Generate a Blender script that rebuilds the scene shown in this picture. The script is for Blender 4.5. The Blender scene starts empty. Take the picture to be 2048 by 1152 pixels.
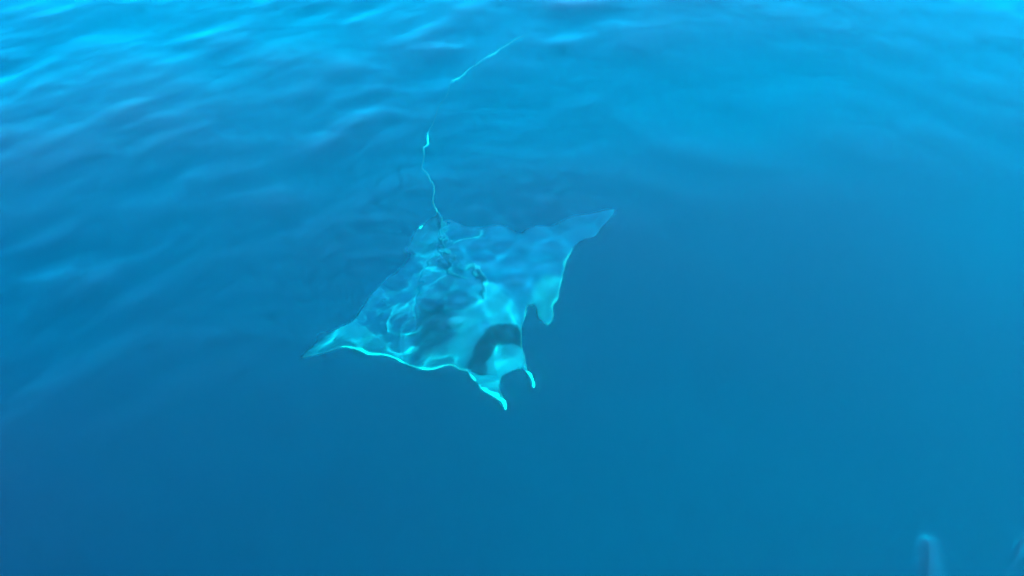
import bpy, bmesh, math, random
import numpy as np
from mathutils import Vector
from mathutils.geometry import delaunay_2d_cdt

sc = bpy.context.scene
R = math.radians

# ------------------------------------------------------------------ camera
cam = bpy.data.cameras.new('camera')
cam_o = bpy.data.objects.new('camera', cam)
sc.collection.objects.link(cam_o)
cam.angle = R(54.0)
cam.clip_end = 3000.0
cam_o.location = (0.0, 0.0, 5.7)
cam_o.rotation_euler = (R(90.0 - 40.0), 0.0, 0.0)
sc.camera = cam_o

# ------------------------------------------------------------------ sky and sun
SUN_EL, SUN_AZ = 48.0, 126.0            # azimuth clockwise from +Y; the sun stands to the right of the camera and a little behind it
world = bpy.data.worlds.new('World')
sc.world = world
world.use_nodes = True
wt = world.node_tree
sky = wt.nodes.new('ShaderNodeTexSky')
sky.sky_type = 'NISHITA'
sky.sun_disc = False
sky.sun_elevation = R(SUN_EL)
sky.sun_rotation = R(SUN_AZ)
sky.air_density = 1.0
sky.dust_density = 0.0
sky.ozone_density = 9.0
wt.links.new(sky.outputs[0], wt.nodes['Background'].inputs[0])
wt.nodes['Background'].inputs[1].default_value = 0.125

sl = bpy.data.lights.new('sun', 'SUN')
sun = bpy.data.objects.new('sun', sl)
sc.collection.objects.link(sun)
sl.energy = 4.2
sl.angle = R(0.5)
sl.color = (1.0, 0.96, 0.9)
sdir = Vector((math.sin(R(SUN_AZ)) * math.cos(R(SUN_EL)), math.cos(R(SUN_AZ)) * math.cos(R(SUN_EL)), math.sin(R(SUN_EL))))
sun.rotation_euler = sdir.to_track_quat('Z', 'Y').to_euler()
sl.cycles.is_caustics_light = True      # sunlight bent by the waves reaches what swims below

vs = sc.view_settings
vs.view_transform = 'Standard'
vs.look = 'None'
vs.exposure = 3.36
vs.gamma = 1.0
vs.use_curve_mapping = False

cy = sc.cycles
cy.use_denoising = True
cy.use_adaptive_sampling = True
cy.adaptive_threshold = 0.035
cy.max_bounces = 8
cy.transmission_bounces = 8
cy.volume_bounces = 4
cy.sample_clamp_indirect = 3.0
cy.caustics_refractive = True
cy.caustics_reflective = True
cy.blur_glossy = 0.0


# ------------------------------------------------------------------ helpers
def link(name, mesh, parent=None):
    o = bpy.data.objects.new(name, mesh)
    sc.collection.objects.link(o)
    o.parent = parent
    return o


def new_mat(name):
    m = bpy.data.materials.new(name)
    m.use_nodes = True
    m.node_tree.nodes.clear()
    return m, m.node_tree, m.node_tree.nodes.new('ShaderNodeOutputMaterial')


def smooth(a, b, x):
    t = np.clip((x - a) / (b - a), 0.0, 1.0)
    return t * t * (3.0 - 2.0 * t)


def gauss(x, y, cx, cy_, sx, sy, ang=0.0):
    c, s = math.cos(ang), math.sin(ang)
    u = (x - cx) * c + (y - cy_) * s
    v = -(x - cx) * s + (y - cy_) * c
    return np.exp(-(u / sx) ** 2 - (v / sy) ** 2)


# ------------------------------------------------------------------ the sea: a rippled sheet over a body of blue water
rng = np.random.default_rng(11)


def wave_train(n, lo, hi, mean, spread, steep):
    out = []
    for _ in range(n):
        lam = math.exp(rng.uniform(math.log(lo), math.log(hi)))
        a = rng.normal(mean, spread)
        k = 2 * math.pi / lam
        out.append((steep / k * rng.uniform(0.5, 1.4), k * math.cos(a), k * math.sin(a), rng.uniform(0, 2 * math.pi)))
    return out


SWELL = wave_train(8, 2.4, 6.0, R(-60), R(30), 0.008)
CHOP = wave_train(44, 0.40, 1.9, R(-62), R(30), 0.0070)
CROSS = wave_train(20, 0.6, 1.8, R(-125), R(22), 0.0060)
FINE = wave_train(40, 0.17, 0.42, R(-75), R(60), 0.0185)
RIPPLE = wave_train(12, 0.06, 0.13, R(-5), R(35), 0.05)
GUSTS = wave_train(10, 1.6, 5.0, R(20), R(50), 1.0)


def train(tr, x, y):
    z = np.zeros_like(x)
    for a, kx, ky, p in tr:
        z += a * np.sin(kx * x + ky * y + p)
    return z


def sea_height(x, y):
    far = np.exp(-np.maximum(0.0, np.hypot(x, y - 8.0) - 10.0) / 6.0)
    # wind patches: ruffled to the left and far off, slick on the near right
    ruffle = smooth(0.6, -3.4, x - 0.65 * (y - 7.6))
    ruffle = np.maximum(ruffle, 0.35 * smooth(10.0, 13.0, y))
    gust = np.zeros_like(x)
    for a, kx, ky, p in GUSTS:
        gust += np.sin(kx * x + ky * y + p)
    gust = 0.55 + 0.9 * smooth(-2.5, 3.0, gust)
    slick = 1.0 - 0.6 * smooth(-0.5, 2.2, x) * smooth(9.5, 6.5, y)
    z = train(SWELL, x, y)
    z += train(CHOP, x, y) * (0.22 + 1.05 * ruffle) * slick * far * gust
    z += train(CROSS, x, y) * (0.80 + 0.3 * ruffle) * slick * far
    z += train(FINE, x, y) * (0.13 + 0.10 * ruffle * gust + 0.80 * gauss(x, y, -0.35, 6.5, 1.5, 1.6)) * slick * far
    # tight ripples over the ray's tail root and back
    pk = gauss(x, y, -0.64, 7.40, 0.13, 0.45, R(4)) + 0.7 * gauss(x, y, -0.32, 6.90, 0.10, 0.28, R(8)) + 0.5 * gauss(x, y, -0.79, 6.80, 0.08, 0.25, R(-8))
    z += train(RIPPLE, x, y) * 1.0 * pk
    # a short tongue of water standing up at the near right, with two slivers beside it
    side = x - 2.83 - 0.32 * (y - 4.09)
    z += 0.050 * smooth(-0.13, -0.046, side) * smooth(0.12, -0.05, side) * smooth(4.23, 4.07, y)
    z += 0.050 * gauss(x, y, 3.42, 4.07, 0.12, 0.022, R(52)) + 0.025 * gauss(x, y, 3.25, 3.86, 0.016, 0.09)
    return z


def axis(a, b, s, far, fa, fb):
    """Even steps from A to B, half as long between FA and FB, growing outwards to FAR."""
    o = list(np.arange(a, fa, s)) + list(np.arange(fa, fb, s * 0.5)) + list(np.arange(fb, b, s))
    st, v = s, o[-1]
    while v < far:
        st *= 1.12
        v += st
        o.append(v)
    st, v = s, a
    while v > -far:
        st *= 1.12
        v -= st
        o.insert(0, v)
    return np.array(o)


xs, ys = axis(-7.6, 7.6, 0.027, 400.0, -1.6, 0.6), axis(3.2, 13.8, 0.027, 400.0, 5.6, 8.3)
X, Y = np.meshgrid(xs, ys)
V = np.stack([X, Y, sea_height(X, Y)], -1).reshape(-1, 3).astype(np.float32)
nx, ny = len(xs), len(ys)
idx = (np.arange(ny - 1)[:, None] * nx + np.arange(nx - 1)[None]).reshape(-1)
Q = np.stack([idx, idx + 1, idx + nx + 1, idx + nx], 1).astype(np.int32)
me = bpy.data.meshes.new('sea_surface')
me.vertices.add(len(V))
me.vertices.foreach_set('co', V.ravel())
me.loops.add(Q.size)
me.loops.foreach_set('vertex_index', Q.ravel())
me.polygons.add(len(Q))
me.polygons.foreach_set('loop_start', np.arange(0, Q.size, 4, dtype=np.int32))
me.update(calc_edges=True)
me.shade_smooth()
sea = link('sea_surface', me)
sea['kind'] = 'structure'
m, nt, out = new_mat('sea_surface')
gl = nt.nodes.new('ShaderNodeBsdfGlass')
gl.inputs['Roughness'].default_value = 0.05
gl.inputs['IOR'].default_value = 1.333
# the wind-ruffled patch at the far left carries wavelets too small to model: they show as gloss, not as shape
pos = nt.nodes.new('ShaderNodeNewGeometry')
dot = nt.nodes.new('ShaderNodeVectorMath')
dot.operation = 'DOT_PRODUCT'
dot.inputs[1].default_value = (-0.83, 0.56, 0.0)
ro = nt.nodes.new('ShaderNodeMapRange')
ro.interpolation_type = 'SMOOTHSTEP'
ro.inputs['From Min'].default_value = 5.6
ro.inputs['From Max'].default_value = 8.6
ro.inputs['To Min'].default_value = 0.05
ro.inputs['To Max'].default_value = 0.25
nt.links.new(pos.outputs['Position'], dot.inputs[0])
nt.links.new(dot.outputs['Value'], ro.inputs['Value'])
nt.links.new(ro.outputs['Result'], gl.inputs['Roughness'])
nt.links.new(gl.outputs[0], out.inputs['Surface'])
me.materials.append(m)
sea.cycles.is_caustics_caster = True

# the water itself: absorbs red, scatters blue; its box adds a layer above the crests that passes sunlight and thins reflected red
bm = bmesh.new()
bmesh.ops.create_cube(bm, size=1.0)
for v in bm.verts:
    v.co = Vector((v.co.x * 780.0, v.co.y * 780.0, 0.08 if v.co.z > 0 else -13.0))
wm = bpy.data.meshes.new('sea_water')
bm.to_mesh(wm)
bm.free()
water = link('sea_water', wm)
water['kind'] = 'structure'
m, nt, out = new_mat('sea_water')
sca = nt.nodes.new('ShaderNodeVolumeScatter')
sca.inputs['Color'].default_value = (0.01, 0.88, 0.98, 1)
sca.inputs['Density'].default_value = 0.37
sca.inputs['Anisotropy'].default_value = 0.7
ab = nt.nodes.new('ShaderNodeVolumeAbsorption')
ab.inputs['Color'].default_value = (0.0, 0.99290, 0.99625, 1)
ab.inputs['Density'].default_value = 7.0
add = nt.nodes.new('ShaderNodeAddShader')
# scatter density falls from the far right to the near left, darkening the water there
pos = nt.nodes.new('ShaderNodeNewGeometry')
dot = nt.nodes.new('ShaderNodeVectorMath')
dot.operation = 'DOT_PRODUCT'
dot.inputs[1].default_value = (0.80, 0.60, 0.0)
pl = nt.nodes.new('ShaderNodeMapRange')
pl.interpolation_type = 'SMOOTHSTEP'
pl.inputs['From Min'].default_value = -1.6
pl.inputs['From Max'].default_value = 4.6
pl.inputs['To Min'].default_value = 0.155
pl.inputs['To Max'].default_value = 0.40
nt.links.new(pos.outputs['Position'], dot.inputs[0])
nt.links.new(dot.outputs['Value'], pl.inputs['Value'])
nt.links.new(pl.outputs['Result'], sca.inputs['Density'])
m.cycles.volume_step_rate = 0.03
nt.links.new(sca.outputs[0], add.inputs[0])
nt.links.new(ab.outputs[0], add.inputs[1])
nt.links.new(add.outputs[0], out.inputs['Volume'])
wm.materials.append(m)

# the sea floor far below, out of sight
bm = bmesh.new()
bmesh.ops.create_grid(bm, x_segments=60, y_segments=60, size=380.0)
for v in bm.verts:
    v.co.z = -12.0 + 0.5 * math.sin(v.co.x * 0.05) * math.cos(v.co.y * 0.043)
fm = bpy.data.meshes.new('seabed')
bm.to_mesh(fm)
bm.free()
bed = link('seabed', fm)
bed['kind'] = 'structure'
m, nt, out = new_mat('seabed_sand')
b = nt.nodes.new('ShaderNodeBsdfDiffuse')
no = nt.nodes.new('ShaderNodeTexNoise')
no.inputs['Scale'].default_value = 0.4
cr = nt.nodes.new('ShaderNodeValToRGB')
cr.color_ramp.elements[0].color = (0.16, 0.15, 0.12, 1)
cr.color_ramp.elements[1].color = (0.30, 0.28, 0.23, 1)
nt.links.new(no.outputs['Fac'], cr.inputs[0])
nt.links.new(cr.outputs[0], b.inputs[0])
nt.links.new(b.outputs[0], out.inputs['Surface'])
fm.materials.append(m)


# ------------------------------------------------------------------ the manta ray: metres, x to its left, y towards its head, z up
BODY = [[-0.026,-1.219,-0.052], [-0.053,-1.061,-0.042], [-0.137,-1.008,-0.028], [-0.226,-0.89,-0.01], [-0.318,-0.834,0.006], [-0.49,-0.78,0.033],
    [-0.622,-0.734,0.054], [-0.744,-0.638,0.076], [-0.864,-0.596,0.095], [-1.021,-0.584,0.118], [-1.191,-0.61,0.144], [-1.385,-0.625,0.175],
    [-1.567,-0.599,0.207], [-1.744,-0.548,0.239], [-1.654,-0.439,0.232], [-1.531,-0.339,0.218], [-1.443,-0.243,0.209], [-1.364,-0.199,0.198],
    [-1.272,-0.223,0.181], [-1.18,-0.186,0.168], [-1.094,-0.07,0.16], [-0.988,0.093,0.153], [-0.905,0.22,0.148], [-0.825,0.385,0.146],
    [-0.754,0.509,0.143], [-0.685,0.616,0.139], [-0.643,0.717,0.139], [-0.588,0.782,0.135], [-0.542,0.777,0.127], [-0.53,0.707,0.121],
    [-0.544,0.602,0.117], [-0.534,0.508,0.109], [-0.491,0.49,0.102], [-0.424,0.596,0.098], [-0.36,0.73,0.096], [-0.322,0.842,0.096],
    [-0.28,0.965,0.097], [-0.252,1.09,0.101], [-0.231,1.236,0.106], [-0.199,1.236,0.101], [-0.141,1.231,0.091], [-0.04,1.267,0.077],
    [0.021,1.32,0.07], [0.114,1.249,0.05], [0.208,1.178,0.03], [0.23,1.123,0.024], [0.275,1.085,0.014], [0.396,1.022,-0.009], [0.522,0.976,-0.033],
    [0.645,0.913,-0.056], [0.8,0.777,-0.089], [0.935,0.645,-0.122], [1.058,0.558,-0.15], [1.161,0.48,-0.174], [1.247,0.437,-0.192],
    [1.364,0.441,-0.216], [1.479,0.433,-0.239], [1.638,0.379,-0.273], [1.574,0.284,-0.263], [1.444,0.188,-0.24], [1.319,0.143,-0.217],
    [1.141,0.076,-0.184], [1.034,-0.01,-0.167], [0.977,-0.119,-0.16], [0.873,-0.204,-0.143], [0.791,-0.325,-0.134], [0.726,-0.377,-0.127],
    [0.583,-0.415,-0.107], [0.478,-0.559,-0.097], [0.436,-0.709,-0.097], [0.332,-0.881,-0.089], [0.236,-1.009,-0.08], [0.149,-1.117,-0.073],
    [0.05,-1.195,-0.062]]
LFIN = [[0.229,1.117,0.023], [0.216,1.207,0.031], [0.203,1.296,0.038], [0.174,1.39,0.048], [0.125,1.454,0.061], [0.079,1.529,0.073],
    [0.05,1.627,0.084], [0.027,1.594,0.086], [0.041,1.489,0.077], [0.045,1.393,0.07], [0.009,1.312,0.071], [0.038,1.222,0.061], [0.128,1.132,0.041]]
RFIN = [[-0.183,1.182,0.095], [-0.199,1.282,0.104], [-0.214,1.353,0.111], [-0.219,1.426,0.117], [-0.221,1.491,0.121], [-0.247,1.495,0.126],
    [-0.248,1.432,0.122], [-0.249,1.342,0.116], [-0.235,1.27,0.109], [-0.241,1.187,0.105]]
TAIL = [[-0.016,-1.177,-0.052], [-0.048,-1.456,-0.059], [-0.079,-1.687,-0.064], [-0.085,-1.864,-0.071], [-0.052,-2.021,-0.081],
    [-0.038,-2.162,-0.088], [-0.079,-2.326,-0.089], [-0.14,-2.496,-0.087], [-0.153,-2.58,-0.089], [-0.2,-2.605,-0.084], [-0.236,-2.794,-0.086],
    [-0.291,-2.933,-0.084], [-0.386,-3.107,-0.079], [-0.526,-3.367,-0.071], [-0.765,-3.781,-0.057], [-0.912,-3.907,-0.044], [-1.14,-4.102,-0.025],
    [-1.328,-4.236,-0.008], [-1.511,-4.36,0.011], [-1.65,-4.491,0.024], [-2.001,-4.674,0.063]]
FRINGE = [[1.364,0.441,0], [1.247,0.437,0.006], [1.161,0.48,0.035], [1.091,0.531,0.05], [0.935,0.645,0.03], [0.8,0.777,0.022], [0.645,0.913,0.02],
    [0.522,0.976,0.016], [0.396,1.022,0.009], [0.275,1.085,0.01], [0.23,1.123,0.018]]
FRINGE_R = [[-1.18,-0.186,0], [-1.094,-0.07,0.01], [-0.988,0.093,0.012], [-0.905,0.22,0.009], [-0.825,0.385,0.013], [-0.754,0.509,0.013],
    [-0.681,0.615,0.01], [-0.628,0.718,0.006], [-0.526,0.734,0.006], [-0.535,0.613,0.01], [-0.485,0.51,0.012], [-0.42,0.609,0.01],
    [-0.322,0.842,0.008], [-0.252,1.09,0.008]]
MARKS = {
    'head_band': [[0.217,1.044], [0.149,0.924], [0.062,0.837], [-0.064,0.77], [-0.193,0.732], [-0.289,0.729], [-0.317,0.841], [-0.292,0.971], [-0.249,1.022],
    [-0.17,0.975], [-0.091,0.977], [0.004,1.019], [0.086,1.099], [0.142,1.207], [0.191,1.206], [0.23,1.145]],
    'nape': [[0.201,0.524], [0.086,0.314], [-0.046,0.217], [-0.079,0.33], [-0.034,0.622], [0.068,0.863], [0.174,0.969], [0.271,1.083], [0.325,0.839],
    [0.312,0.727], [0.225,0.622]],
    'back': [[0.555,0.377], [0.481,0.187], [0.333,0.173], [0.22,0.31], [0.185,0.458], [0.196,0.562], [0.283,0.668], [0.37,0.737], [0.511,0.748], [0.609,0.776],
    [0.633,0.629]],
    'shoulder': [[-0.111,0.19], [-0.228,0.177], [-0.313,0.313], [-0.372,0.528], [-0.36,0.744], [-0.305,0.865], [-0.283,0.748], [-0.189,0.745], [-0.063,0.777],
    [-0.038,0.609]],
    'snout': [[-0.002,0.994], [-0.097,0.951], [-0.177,0.95], [-0.253,1.009], [-0.222,1.266], [-0.13,1.267], [-0.029,1.304], [0.03,1.356], [0.083,1.302],
    [0.128,1.186], [0.079,1.074]],
    'wing_lobe': [[-0.489,0.511], [-0.619,0.281], [-0.776,0.132], [-0.871,0.213], [-0.818,0.405], [-0.683,0.638], [-0.563,0.8], [-0.514,0.744], [-0.528,0.573]],
    'chest': [[0.867,0.899], [0.653,0.857], [0.457,0.701], [0.309,0.762], [0.257,1.02], [0.247,1.156], [0.411,1.089], [0.659,0.987]],
}
BACK_LINES = {
    'spine': [[-0.004,-1.04], [0.068,-0.801], [0.095,-0.552], [0.107,-0.307], [0.12,-0.11], [0.071,-0.003], [-0.009,0.07]],
    'spine_side': [[-0.038,-0.962], [0.04,-0.719], [0.067,-0.414], [0.089,-0.258]],
    'left_line': [[0.154,-0.476], [0.281,-0.363], [0.378,-0.177], [0.47,0.019], [0.555,0.283]],
    'right_line': [[-0.006,-0.114], [-0.129,-0.103], [-0.137,0.037], [-0.108,0.182], [-0.094,0.382]],
    'rear_rib': [[-0.003,-0.554], [-0.095,-0.611], [-0.191,-0.64], [-0.348,-0.698]],
    'left_rib': [[0.174,-0.092], [0.35,-0.056], [0.485,0.089], [0.614,0.404], [0.744,0.801]],
    'outer_rib': [[0.276,-0.255], [0.433,-0.082], [0.557,0.134], [0.658,0.386], [0.756,0.728]],
}
RAY_POS, RAY_YAW = (-0.454, 7.432, -0.9), R(-163.76)


def spline(pts, step, closed=True):
    """Catmull-Rom through the points, resampled at about STEP metres."""
    P = np.array(pts, float)
    n = len(P)
    out = []
    rng_i = range(n) if closed else range(n - 1)
    for i in rng_i:
        if closed:
            p0, p1, p2, p3 = P[i - 1], P[i], P[(i + 1) % n], P[(i + 2) % n]
        else:
            p0, p1, p2, p3 = P[max(i - 1, 0)], P[i], P[i + 1], P[min(i + 2, n - 1)]
        k = max(2, int(np.linalg.norm(p2 - p1) / step))
        for j in range(k):
            t = j / k
            out.append(0.5 * ((2 * p1) + (p2 - p0) * t + (2 * p0 - 5 * p1 + 4 * p2 - p3) * t * t + (3 * p1 - p0 - 3 * p2 + p3) * t ** 3))
    if not closed:
        out.append(P[-1])
    return np.array(out)


def inside(px, py, poly):
    r = np.zeros(len(px), bool)
    n = len(poly)
    for i in range(n):
        x1, y1 = poly[i][0], poly[i][1]
        x2, y2 = poly[i - 1][0], poly[i - 1][1]
        c = (y1 > py) != (y2 > py)
        r ^= c & (px < (x2 - x1) * (py - y1) / (y2 - y1 + 1e-12) + x1)
    return r


def seg_dist(px, py, poly):
    d = np.full(len(px), 1e9)
    n = len(poly)
    for i in range(n):
        ax, ay = poly[i - 1][0], poly[i - 1][1]
        bx, by = poly[i][0] - ax, poly[i][1] - ay
        t = np.clip(((px - ax) * bx + (py - ay) * by) / (bx * bx + by * by + 1e-12), 0, 1)
        d = np.minimum(d, np.hypot(px - ax - t * bx, py - ay - t * by))
    return d


def soft(px, py, poly, w):
    """1 inside the polygon, 0 outside, over a border W metres wide."""
    d = seg_dist(px, py, poly)
    return smooth(-w, w, np.where(inside(px, py, poly), d, -d))


def leaf_sheet(name, outline, step, zfun, hfun, cfun, material, parent):
    """A closed lens-shaped body over an outline: upper and lower skins meeting in a thin edge."""
    ol = spline(outline, step)[:, :2]
    lo, hi = ol.min(0), ol.max(0)
    gx, gy = np.meshgrid(np.arange(lo[0], hi[0], step), np.arange(lo[1], hi[1], step))
    gx[1::2] += step * 0.5
    gx, gy = gx.ravel(), gy.ravel()
    keep = inside(gx, gy, ol)
    gx, gy = gx[keep], gy[keep]
    keep = seg_dist(gx, gy, ol) > step * 0.55
    gx, gy = gx[keep], gy[keep]
    co = [Vector((float(a), float(b))) for a, b in ol] + [Vector((float(a), float(b))) for a, b in zip(gx, gy)]
    n0 = len(ol)
    v2, _, f2, _, _, _ = delaunay_2d_cdt(co, [], [list(range(n0))], 1, 1e-6)
    x = np.array([v.x for v in v2])
    y = np.array([v.y for v in v2])
    d = seg_dist(x, y, ol)
    d[d < 1e-5] = 0.0
    zm = zfun(x, y, d)
    up, dn = hfun(x, y, d)
    n = len(x)
    rim = d <= 1e-5
    low = np.where(rim, np.arange(n), np.arange(n) + n)
    verts = [(x[i], y[i], zm[i] + (0 if rim[i] else up[i])) for i in range(n)] + [(x[i], y[i], zm[i] - dn[i]) for i in range(n)]
    faces = [list(f) for f in f2] + [[int(low[i]) for i in reversed(f)] for f in f2]
    mesh = bpy.data.meshes.new(name)
    mesh.from_pydata([tuple(map(float, v)) for v in verts], [], faces)
    col_up, col_dn = cfun(x, y, d)
    attr = mesh.color_attributes.new('skin', 'FLOAT_COLOR', 'POINT')
    c = np.ones((2 * n, 4), np.float32)
    c[:n, :3] = col_up
    c[n:, :3] = col_dn
    attr.data.foreach_set('color', c.ravel())
    b_ = bmesh.new()
    b_.from_mesh(mesh)
    bmesh.ops.delete(b_, geom=[v for v in b_.verts if not v.link_faces], context='VERTS')
    b_.to_mesh(mesh)
    b_.free()
    mesh.shade_smooth()
    mesh.materials.append(material)
    o = link(name, mesh, parent)
    o.cycles.is_caustics_receiver = True
    return o


# skin: the markings live on the mesh, the mottling and fine grain in the nodes
skin, nt, out = new_mat('ray_skin')
p = nt.nodes.new('ShaderNodeBsdfPrincipled')
va = nt.nodes.new('ShaderNodeVertexColor')
va.layer_name = 'skin'
tc = nt.nodes.new('ShaderNodeTexCoord')
no = nt.nodes.new('ShaderNodeTexNoise')
no.inputs['Scale'].default_value = 5.0
no.inputs['Detail'].default_value = 6.0
no.inputs['Roughness'].default_value = 0.6
mr = nt.nodes.new('ShaderNodeMapRange')
mr.inputs['From Min'].default_value = 0.3
mr.inputs['From Max'].default_value = 0.7
mr.inputs['To Min'].default_value = 0.72
mr.inputs['To Max'].default_value = 1.28
mx = nt.nodes.new('ShaderNodeMix')
mx.data_type = 'RGBA'
mx.blend_type = 'MULTIPLY'
mx.inputs['Factor'].default_value = 1.0
nt.links.new(tc.outputs['Object'], no.inputs['Vector'])
nt.links.new(no.outputs['Fac'], mr.inputs['Value'])
nt.links.new(va.outputs['Color'], mx.inputs['A'])
nt.links.new(mr.outputs['Result'], mx.inputs['B'])
nt.links.new(mx.outputs['Result'], p.inputs['Base Color'])
p.inputs['Roughness'].default_value = 0.6
p.inputs['Specular IOR Level'].default_value = 0.1
nt.links.new(p.outputs[0], out.inputs['Surface'])

ray = bpy.data.objects.new('manta_ray', None)
sc.collection.objects.link(ray)
ray.location = RAY_POS
ray.rotation_euler = (0, 0, RAY_YAW)
ray['label'] = 'grey manta ray with spread wings swimming just under the blue water surface'
ray['category'] = 'manta ray'

DARK = np.array([0.080, 0.032, 0.042])
BLACK = np.array([0.002, 0.002, 0.004])
PALE = np.array([0.80, 0.80, 0.62])
WHITE = np.array([0.84, 0.82, 0.62])

# the pale fringe: how far (m) the white of the belly wraps over the leading edge
FRINGE_A, FRINGE_B = spline(FRINGE, 0.03, closed=False), spline(FRINGE_R, 0.03, closed=False)


def fringe(x, y, d):
    f = np.zeros(len(x))
    for fr, amt in ((FRINGE_A, 1.0), (FRINGE_B, 0.22)):
        dist = np.hypot(x[:, None] - fr[None, :, 0], y[:, None] - fr[None, :, 1])
        w = fr[dist.argmin(1), 2]
        near = dist.min(1) < 0.09
        f = np.maximum(f, np.where(near & (w > 0.003), amt * smooth(w * 1.15 + 0.004, w * 0.4, d), 0.0))
    return f


def line_near(x, y, key, w):
    e = spline(BACK_LINES[key], 0.008, closed=False)
    dist = np.hypot(x[:, None] - e[None, :, 0], y[:, None] - e[None, :, 1])
    t = dist.argmin(1) / (len(e) - 1)
    return np.exp(-(dist.min(1) / (w * (0.6 + 0.5 * np.sin(3.0 + 14.0 * t) ** 2))) ** 2)


RIPPLE_LINES = (('spine', 0.018, 1.0), ('spine_side', 0.012, 0.9), ('left_line', 0.016, 0.9), ('right_line', 0.017, 1.0))  # dark refraction lines, put into the relief as well as the colour
RIBS = (('rear_rib', 0.012, 0.8), ('left_rib', 0.018, 0.55), ('outer_rib', 0.014, 0.5))


def body_z(x, y, d):
    z = -0.0035 - 0.1599 * x + 0.0520 * y
    z += 0.018 * np.sin(4.1 * y + 5.2 * np.abs(x)) * smooth(0.4, 1.1, np.abs(x))
    # the leading edge of each wing rolls upward a little, the trailing edge waves
    z += 0.05 * smooth(0.12, 0.0, d) * smooth(0.35, 0.8, np.abs(x)) * smooth(-0.2, 0.2, y - 0.9 + 0.6 * np.abs(x))
    z += 0.022 * np.sin(17.0 * x + 3.0 * y) * smooth(0.22, 0.0, d) * smooth(0.1, -0.3, y)
    return z


def body_h(x, y, d):
    edge = 1.0 - np.exp(-d / 0.10)
    long = smooth(-1.25, 0.15, y) * smooth(1.45, 0.6, y)
    dome = 0.19 * np.exp(-(x / 0.40) ** 2) * (0.35 + 0.65 * long) * edge
    keel = 0.035 * np.exp(-((x - 0.02) / 0.05) ** 2) * smooth(0.5, -0.4, y) * edge
    h = 0.006 + 0.045 * (1.0 - np.exp(-d / 0.22)) + dome + keel
    # gill-side hollows beside the head and folds running along the back
    h -= 0.03 * gauss(x, y, -0.30, 0.55, 0.10, 0.25) + 0.03 * gauss(x, y, 0.36, 0.62, 0.12, 0.22)
    h += 0.010 * np.sin(26.0 * (x + 0.18 * y)) * gauss(x, y, 0.10, -0.45, 0.32, 0.40) * edge
    for key, w, a in RIPPLE_LINES:
        h -= 0.022 * a * line_near(x, y, key, w) - 0.010 * a * line_near(x + 0.022, y, key, w)
    for key, w, a in RIBS:
        h += 0.010 * a * line_near(x, y, key, w * 1.3)
    dn = 0.006 + 0.035 * (1.0 - np.exp(-d / 0.22)) + 0.6 * dome
    return np.maximum(h, 0.004), dn


def body_c(x, y, d):
    n = len(x)
    c = np.tile(DARK, (n, 1))
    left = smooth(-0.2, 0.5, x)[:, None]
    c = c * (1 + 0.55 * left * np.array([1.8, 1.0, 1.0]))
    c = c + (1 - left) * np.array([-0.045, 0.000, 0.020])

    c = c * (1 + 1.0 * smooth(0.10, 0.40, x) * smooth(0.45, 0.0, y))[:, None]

    def paint(key, w, colour, amt):
        nonlocal c
        s = (soft(x, y, MARKS[key], w) * amt)[:, None]
        c = c * (1 - s) + np.array(colour) * s
    paint('chest', 0.05, (0.04, 0.055, 0.065), 0.6)
    paint('back', 0.07, (0.012, 0.012, 0.018), 0.92)
    paint('nape', 0.05, (0.05, 0.068, 0.088), 0.8)
    paint('shoulder', 0.03, (0.05, 0.088, 0.112), 0.9)
    paint('snout', 0.03, (0.06, 0.085, 0.105), 0.9)
    paint('wing_lobe', 0.05, (0.06, 0.085, 0.095), 0.8)
    paint('head_band', 0.020, BLACK, 1.0)
    for key, w, a in RIPPLE_LINES:
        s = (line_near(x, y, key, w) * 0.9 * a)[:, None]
        c = c * (1 - s) + BLACK * s  # refraction lines of the water ripples painted dark, with a pale edge alongside
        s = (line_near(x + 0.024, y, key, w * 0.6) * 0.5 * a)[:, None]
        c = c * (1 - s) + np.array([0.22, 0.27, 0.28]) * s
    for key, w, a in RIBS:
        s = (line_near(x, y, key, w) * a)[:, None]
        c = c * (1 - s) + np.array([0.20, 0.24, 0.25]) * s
    f = fringe(x, y, d) * (0.35 + 0.65 * smooth(-0.5, 0.8, np.sin(23.0 * x + 9.0 * y) + 0.6 * np.sin(51.0 * x - 17.0 * y)))
    f = f[:, None]
    c = c * (1 - f) + PALE * f
    return c, np.tile(WHITE, (n, 1))


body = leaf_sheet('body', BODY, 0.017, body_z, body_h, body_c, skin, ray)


# the two head fins, curled lobes with white undersides that show along their outer edge
def fin(outline, droop, white_side, label):
    P = np.array(outline)
    yb = P[:, 1].min()

    def z(x, y, d):
        A = np.c_[np.ones(len(P)), P[:, 0], P[:, 1]]
        k = np.linalg.lstsq(A, P[:, 2], rcond=None)[0]
        return k[0] + k[1] * x + k[2] * y + droop * smooth(yb, P[:, 1].max(), y) + 0.008 * np.sin(60 * y + 35 * x)

    def h(x, y, d):
        t = 0.004 + 0.022 * (1 - np.exp(-d / 0.02))
        return t, t * 0.8

    def c(x, y, d):
        w = white_side(x, y, d)[:, None]
        up = np.array([0.06, 0.09, 0.11]) * (1 - w) + WHITE * w
        return up, np.tile(WHITE, (len(x), 1))
    o = leaf_sheet('cephalic_fin', outline, 0.009, z, h, c, skin, ray)
    o['label'] = label
    return o


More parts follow.
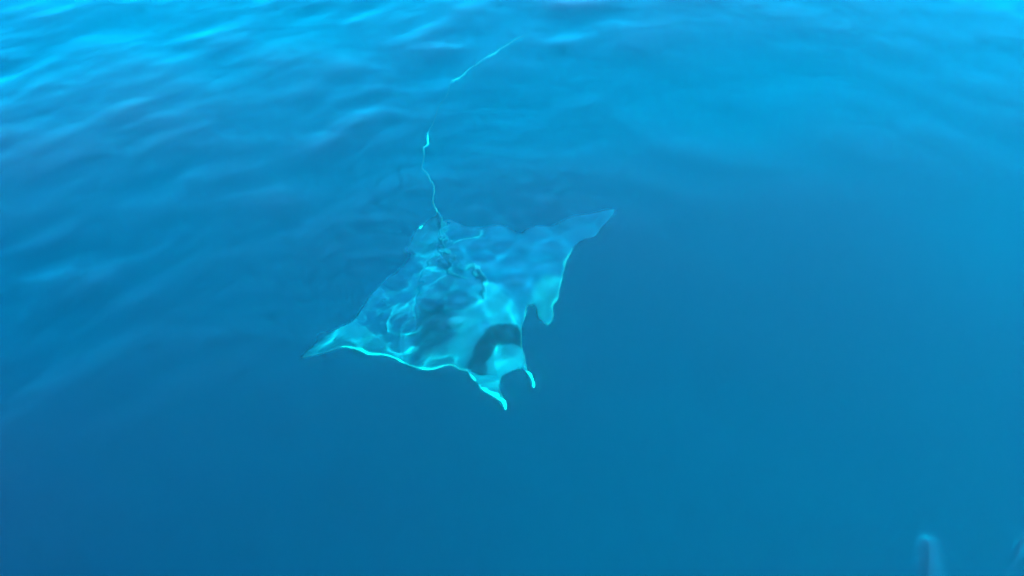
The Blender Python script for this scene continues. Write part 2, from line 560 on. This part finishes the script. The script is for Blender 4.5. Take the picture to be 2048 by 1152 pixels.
def white_a(x, y, d):
    # pale band along the outer edge, widening to the tip
    e = spline(np.array(LFIN)[:7, :2], 0.01, closed=False)
    t = (y - LFIN[0][1]) / (LFIN[6][1] - LFIN[0][1])
    dist = np.hypot(x[:, None] - e[None, :, 0], y[:, None] - e[None, :, 1]).min(1)
    w = 0.009 + 0.020 * smooth(0.26, 0.57, t) + 0.008 * np.sin(70 * y)
    gap = 1 - smooth(0.16, 0.24, t) * smooth(0.41, 0.30, t)
    return smooth(w + 0.008, w - 0.006, dist) * gap


def white_b(x, y, d):
    t = (y - RFIN[0][1]) / (RFIN[5][1] - RFIN[0][1])
    return smooth(0.28, 0.45, t)


fin(LFIN, 0.0, white_a, 'broad curled head fin with a glowing pale outer edge')
fin(RFIN, 0.0, white_b, 'slender head fin with a bright pale tip')


# the whip tail: thin, kinked, its pale skin painted with glints
def tube(name, path, radius, col, material, parent, sides=8):
    P = spline(path, 0.02, closed=False)
    n = len(P)
    T = np.gradient(P, axis=0)
    T /= np.linalg.norm(T, axis=1)[:, None]
    verts, faces, cols = [], [], []
    for i in range(n):
        a = np.cross(T[i], (0, 0, 1))
        a /= np.linalg.norm(a) + 1e-9
        b_ = np.cross(a, T[i])
        s = i / (n - 1)
        r = radius(s)
        for j in range(sides):
            t = 2 * math.pi * j / sides
            verts.append(tuple(P[i] + r * (a * math.cos(t) + b_ * math.sin(t))))
            cols.append(col(s))
    for i in range(n - 1):
        for j in range(sides):
            k = (j + 1) % sides
            faces.append((i * sides + j, i * sides + k, (i + 1) * sides + k, (i + 1) * sides + j))
    faces.append(tuple(range(sides - 1, -1, -1)))
    faces.append(tuple((n - 1) * sides + j for j in range(sides)))
    mesh = bpy.data.meshes.new(name)
    mesh.from_pydata([tuple(map(float, v)) for v in verts], [], faces)
    at = mesh.color_attributes.new('skin', 'FLOAT_COLOR', 'POINT')
    at.data.foreach_set('color', np.c_[np.array(cols), np.ones(len(cols))].astype(np.float32).ravel())
    mesh.shade_smooth()
    mesh.materials.append(material)
    o = link(name, mesh, parent)
    o.cycles.is_caustics_receiver = True
    return o


def tail_r(s):
    r = 0.0036 + 0.02 * math.exp(-s / 0.03)
    r += 0.010 * math.exp(-((s - 0.375) / 0.022) ** 2) + 0.004 * math.exp(-((s - 0.12) / 0.02) ** 2)
    return r * (1.0 - 0.42 * s)


def tail_c(s):
    # glints painted over the pale skin, a dark stretch for the gap left by glare
    k = 0.16 + 0.70 * math.exp(-((s - 0.36) / 0.035) ** 2) + 0.45 * max(0.0, math.sin(37.0 * s + 1.0)) * (0.3 + s) + (0.30 if s > 0.66 else 0.0)
    if 0.41 < s < 0.66:
        k = 0.06
    return tuple(np.array([0.80, 0.80, 0.70]) * min(k, 1.0))


tail = tube('tail', TAIL, tail_r, tail_c, skin, ray)
tail['label'] = 'long thin pale whip tail trailing from the rear of the body'

# small pointed fin standing at the root of the tail
bm = bmesh.new()
prof = [(-1.21, 0.00), (-1.13, 0.075), (-1.04, 0.055), (-0.93, 0.012), (-0.91, -0.03), (-1.17, -0.03)]
rows = []
for sx in (-1, 1):
    rows.append([bm.verts.new((-0.02 + sx * (0.012 if i in (0, 1) else 0.02) * (0.35 if h > 0.05 else 1.0), yy, 0.03 + h)) for i, (yy, h) in enumerate(prof)])
bm.faces.new(rows[0])
bm.faces.new(list(reversed(rows[1])))
for i in range(len(prof)):
    k = (i + 1) % len(prof)
    bm.faces.new((rows[0][i], rows[1][i], rows[1][k], rows[0][k]))
bmesh.ops.recalc_face_normals(bm, faces=bm.faces[:])
bmesh.ops.subdivide_edges(bm, edges=bm.edges[:], cuts=1, use_grid_fill=True)
dm = bpy.data.meshes.new('dorsal_fin')
bm.to_mesh(dm)
bm.free()
at = dm.color_attributes.new('skin', 'FLOAT_COLOR', 'POINT')
at.data.foreach_set('color', np.tile(np.array([0.05, 0.06, 0.075, 1], np.float32), len(dm.vertices)))
dm.shade_smooth()
dm.materials.append(skin)
df = link('dorsal_fin', dm, ray)
df.cycles.is_caustics_receiver = True

# white tip of the pelvic fin by the tail
pel = [(0.176, -1.062, 0), (0.188, -1.070, 0), (0.206, -1.054, 0), (0.210, -1.030, 0), (0.197, -1.016, 0), (0.183, -1.030, 0)]
pf = leaf_sheet('pelvic_fin', pel, 0.005, lambda x, y, d: -0.0035 - 0.1599 * x + 0.0520 * y + 0.035, lambda x, y, d: (0.012 + 0 * x, 0.008 + 0 * x),
                lambda x, y, d: (np.tile(np.array([0.82, 0.84, 0.72]), (len(x), 1)), np.tile(WHITE, (len(x), 1))), skin, ray)
pf['label'] = 'small bright white fin tip at the rear edge'
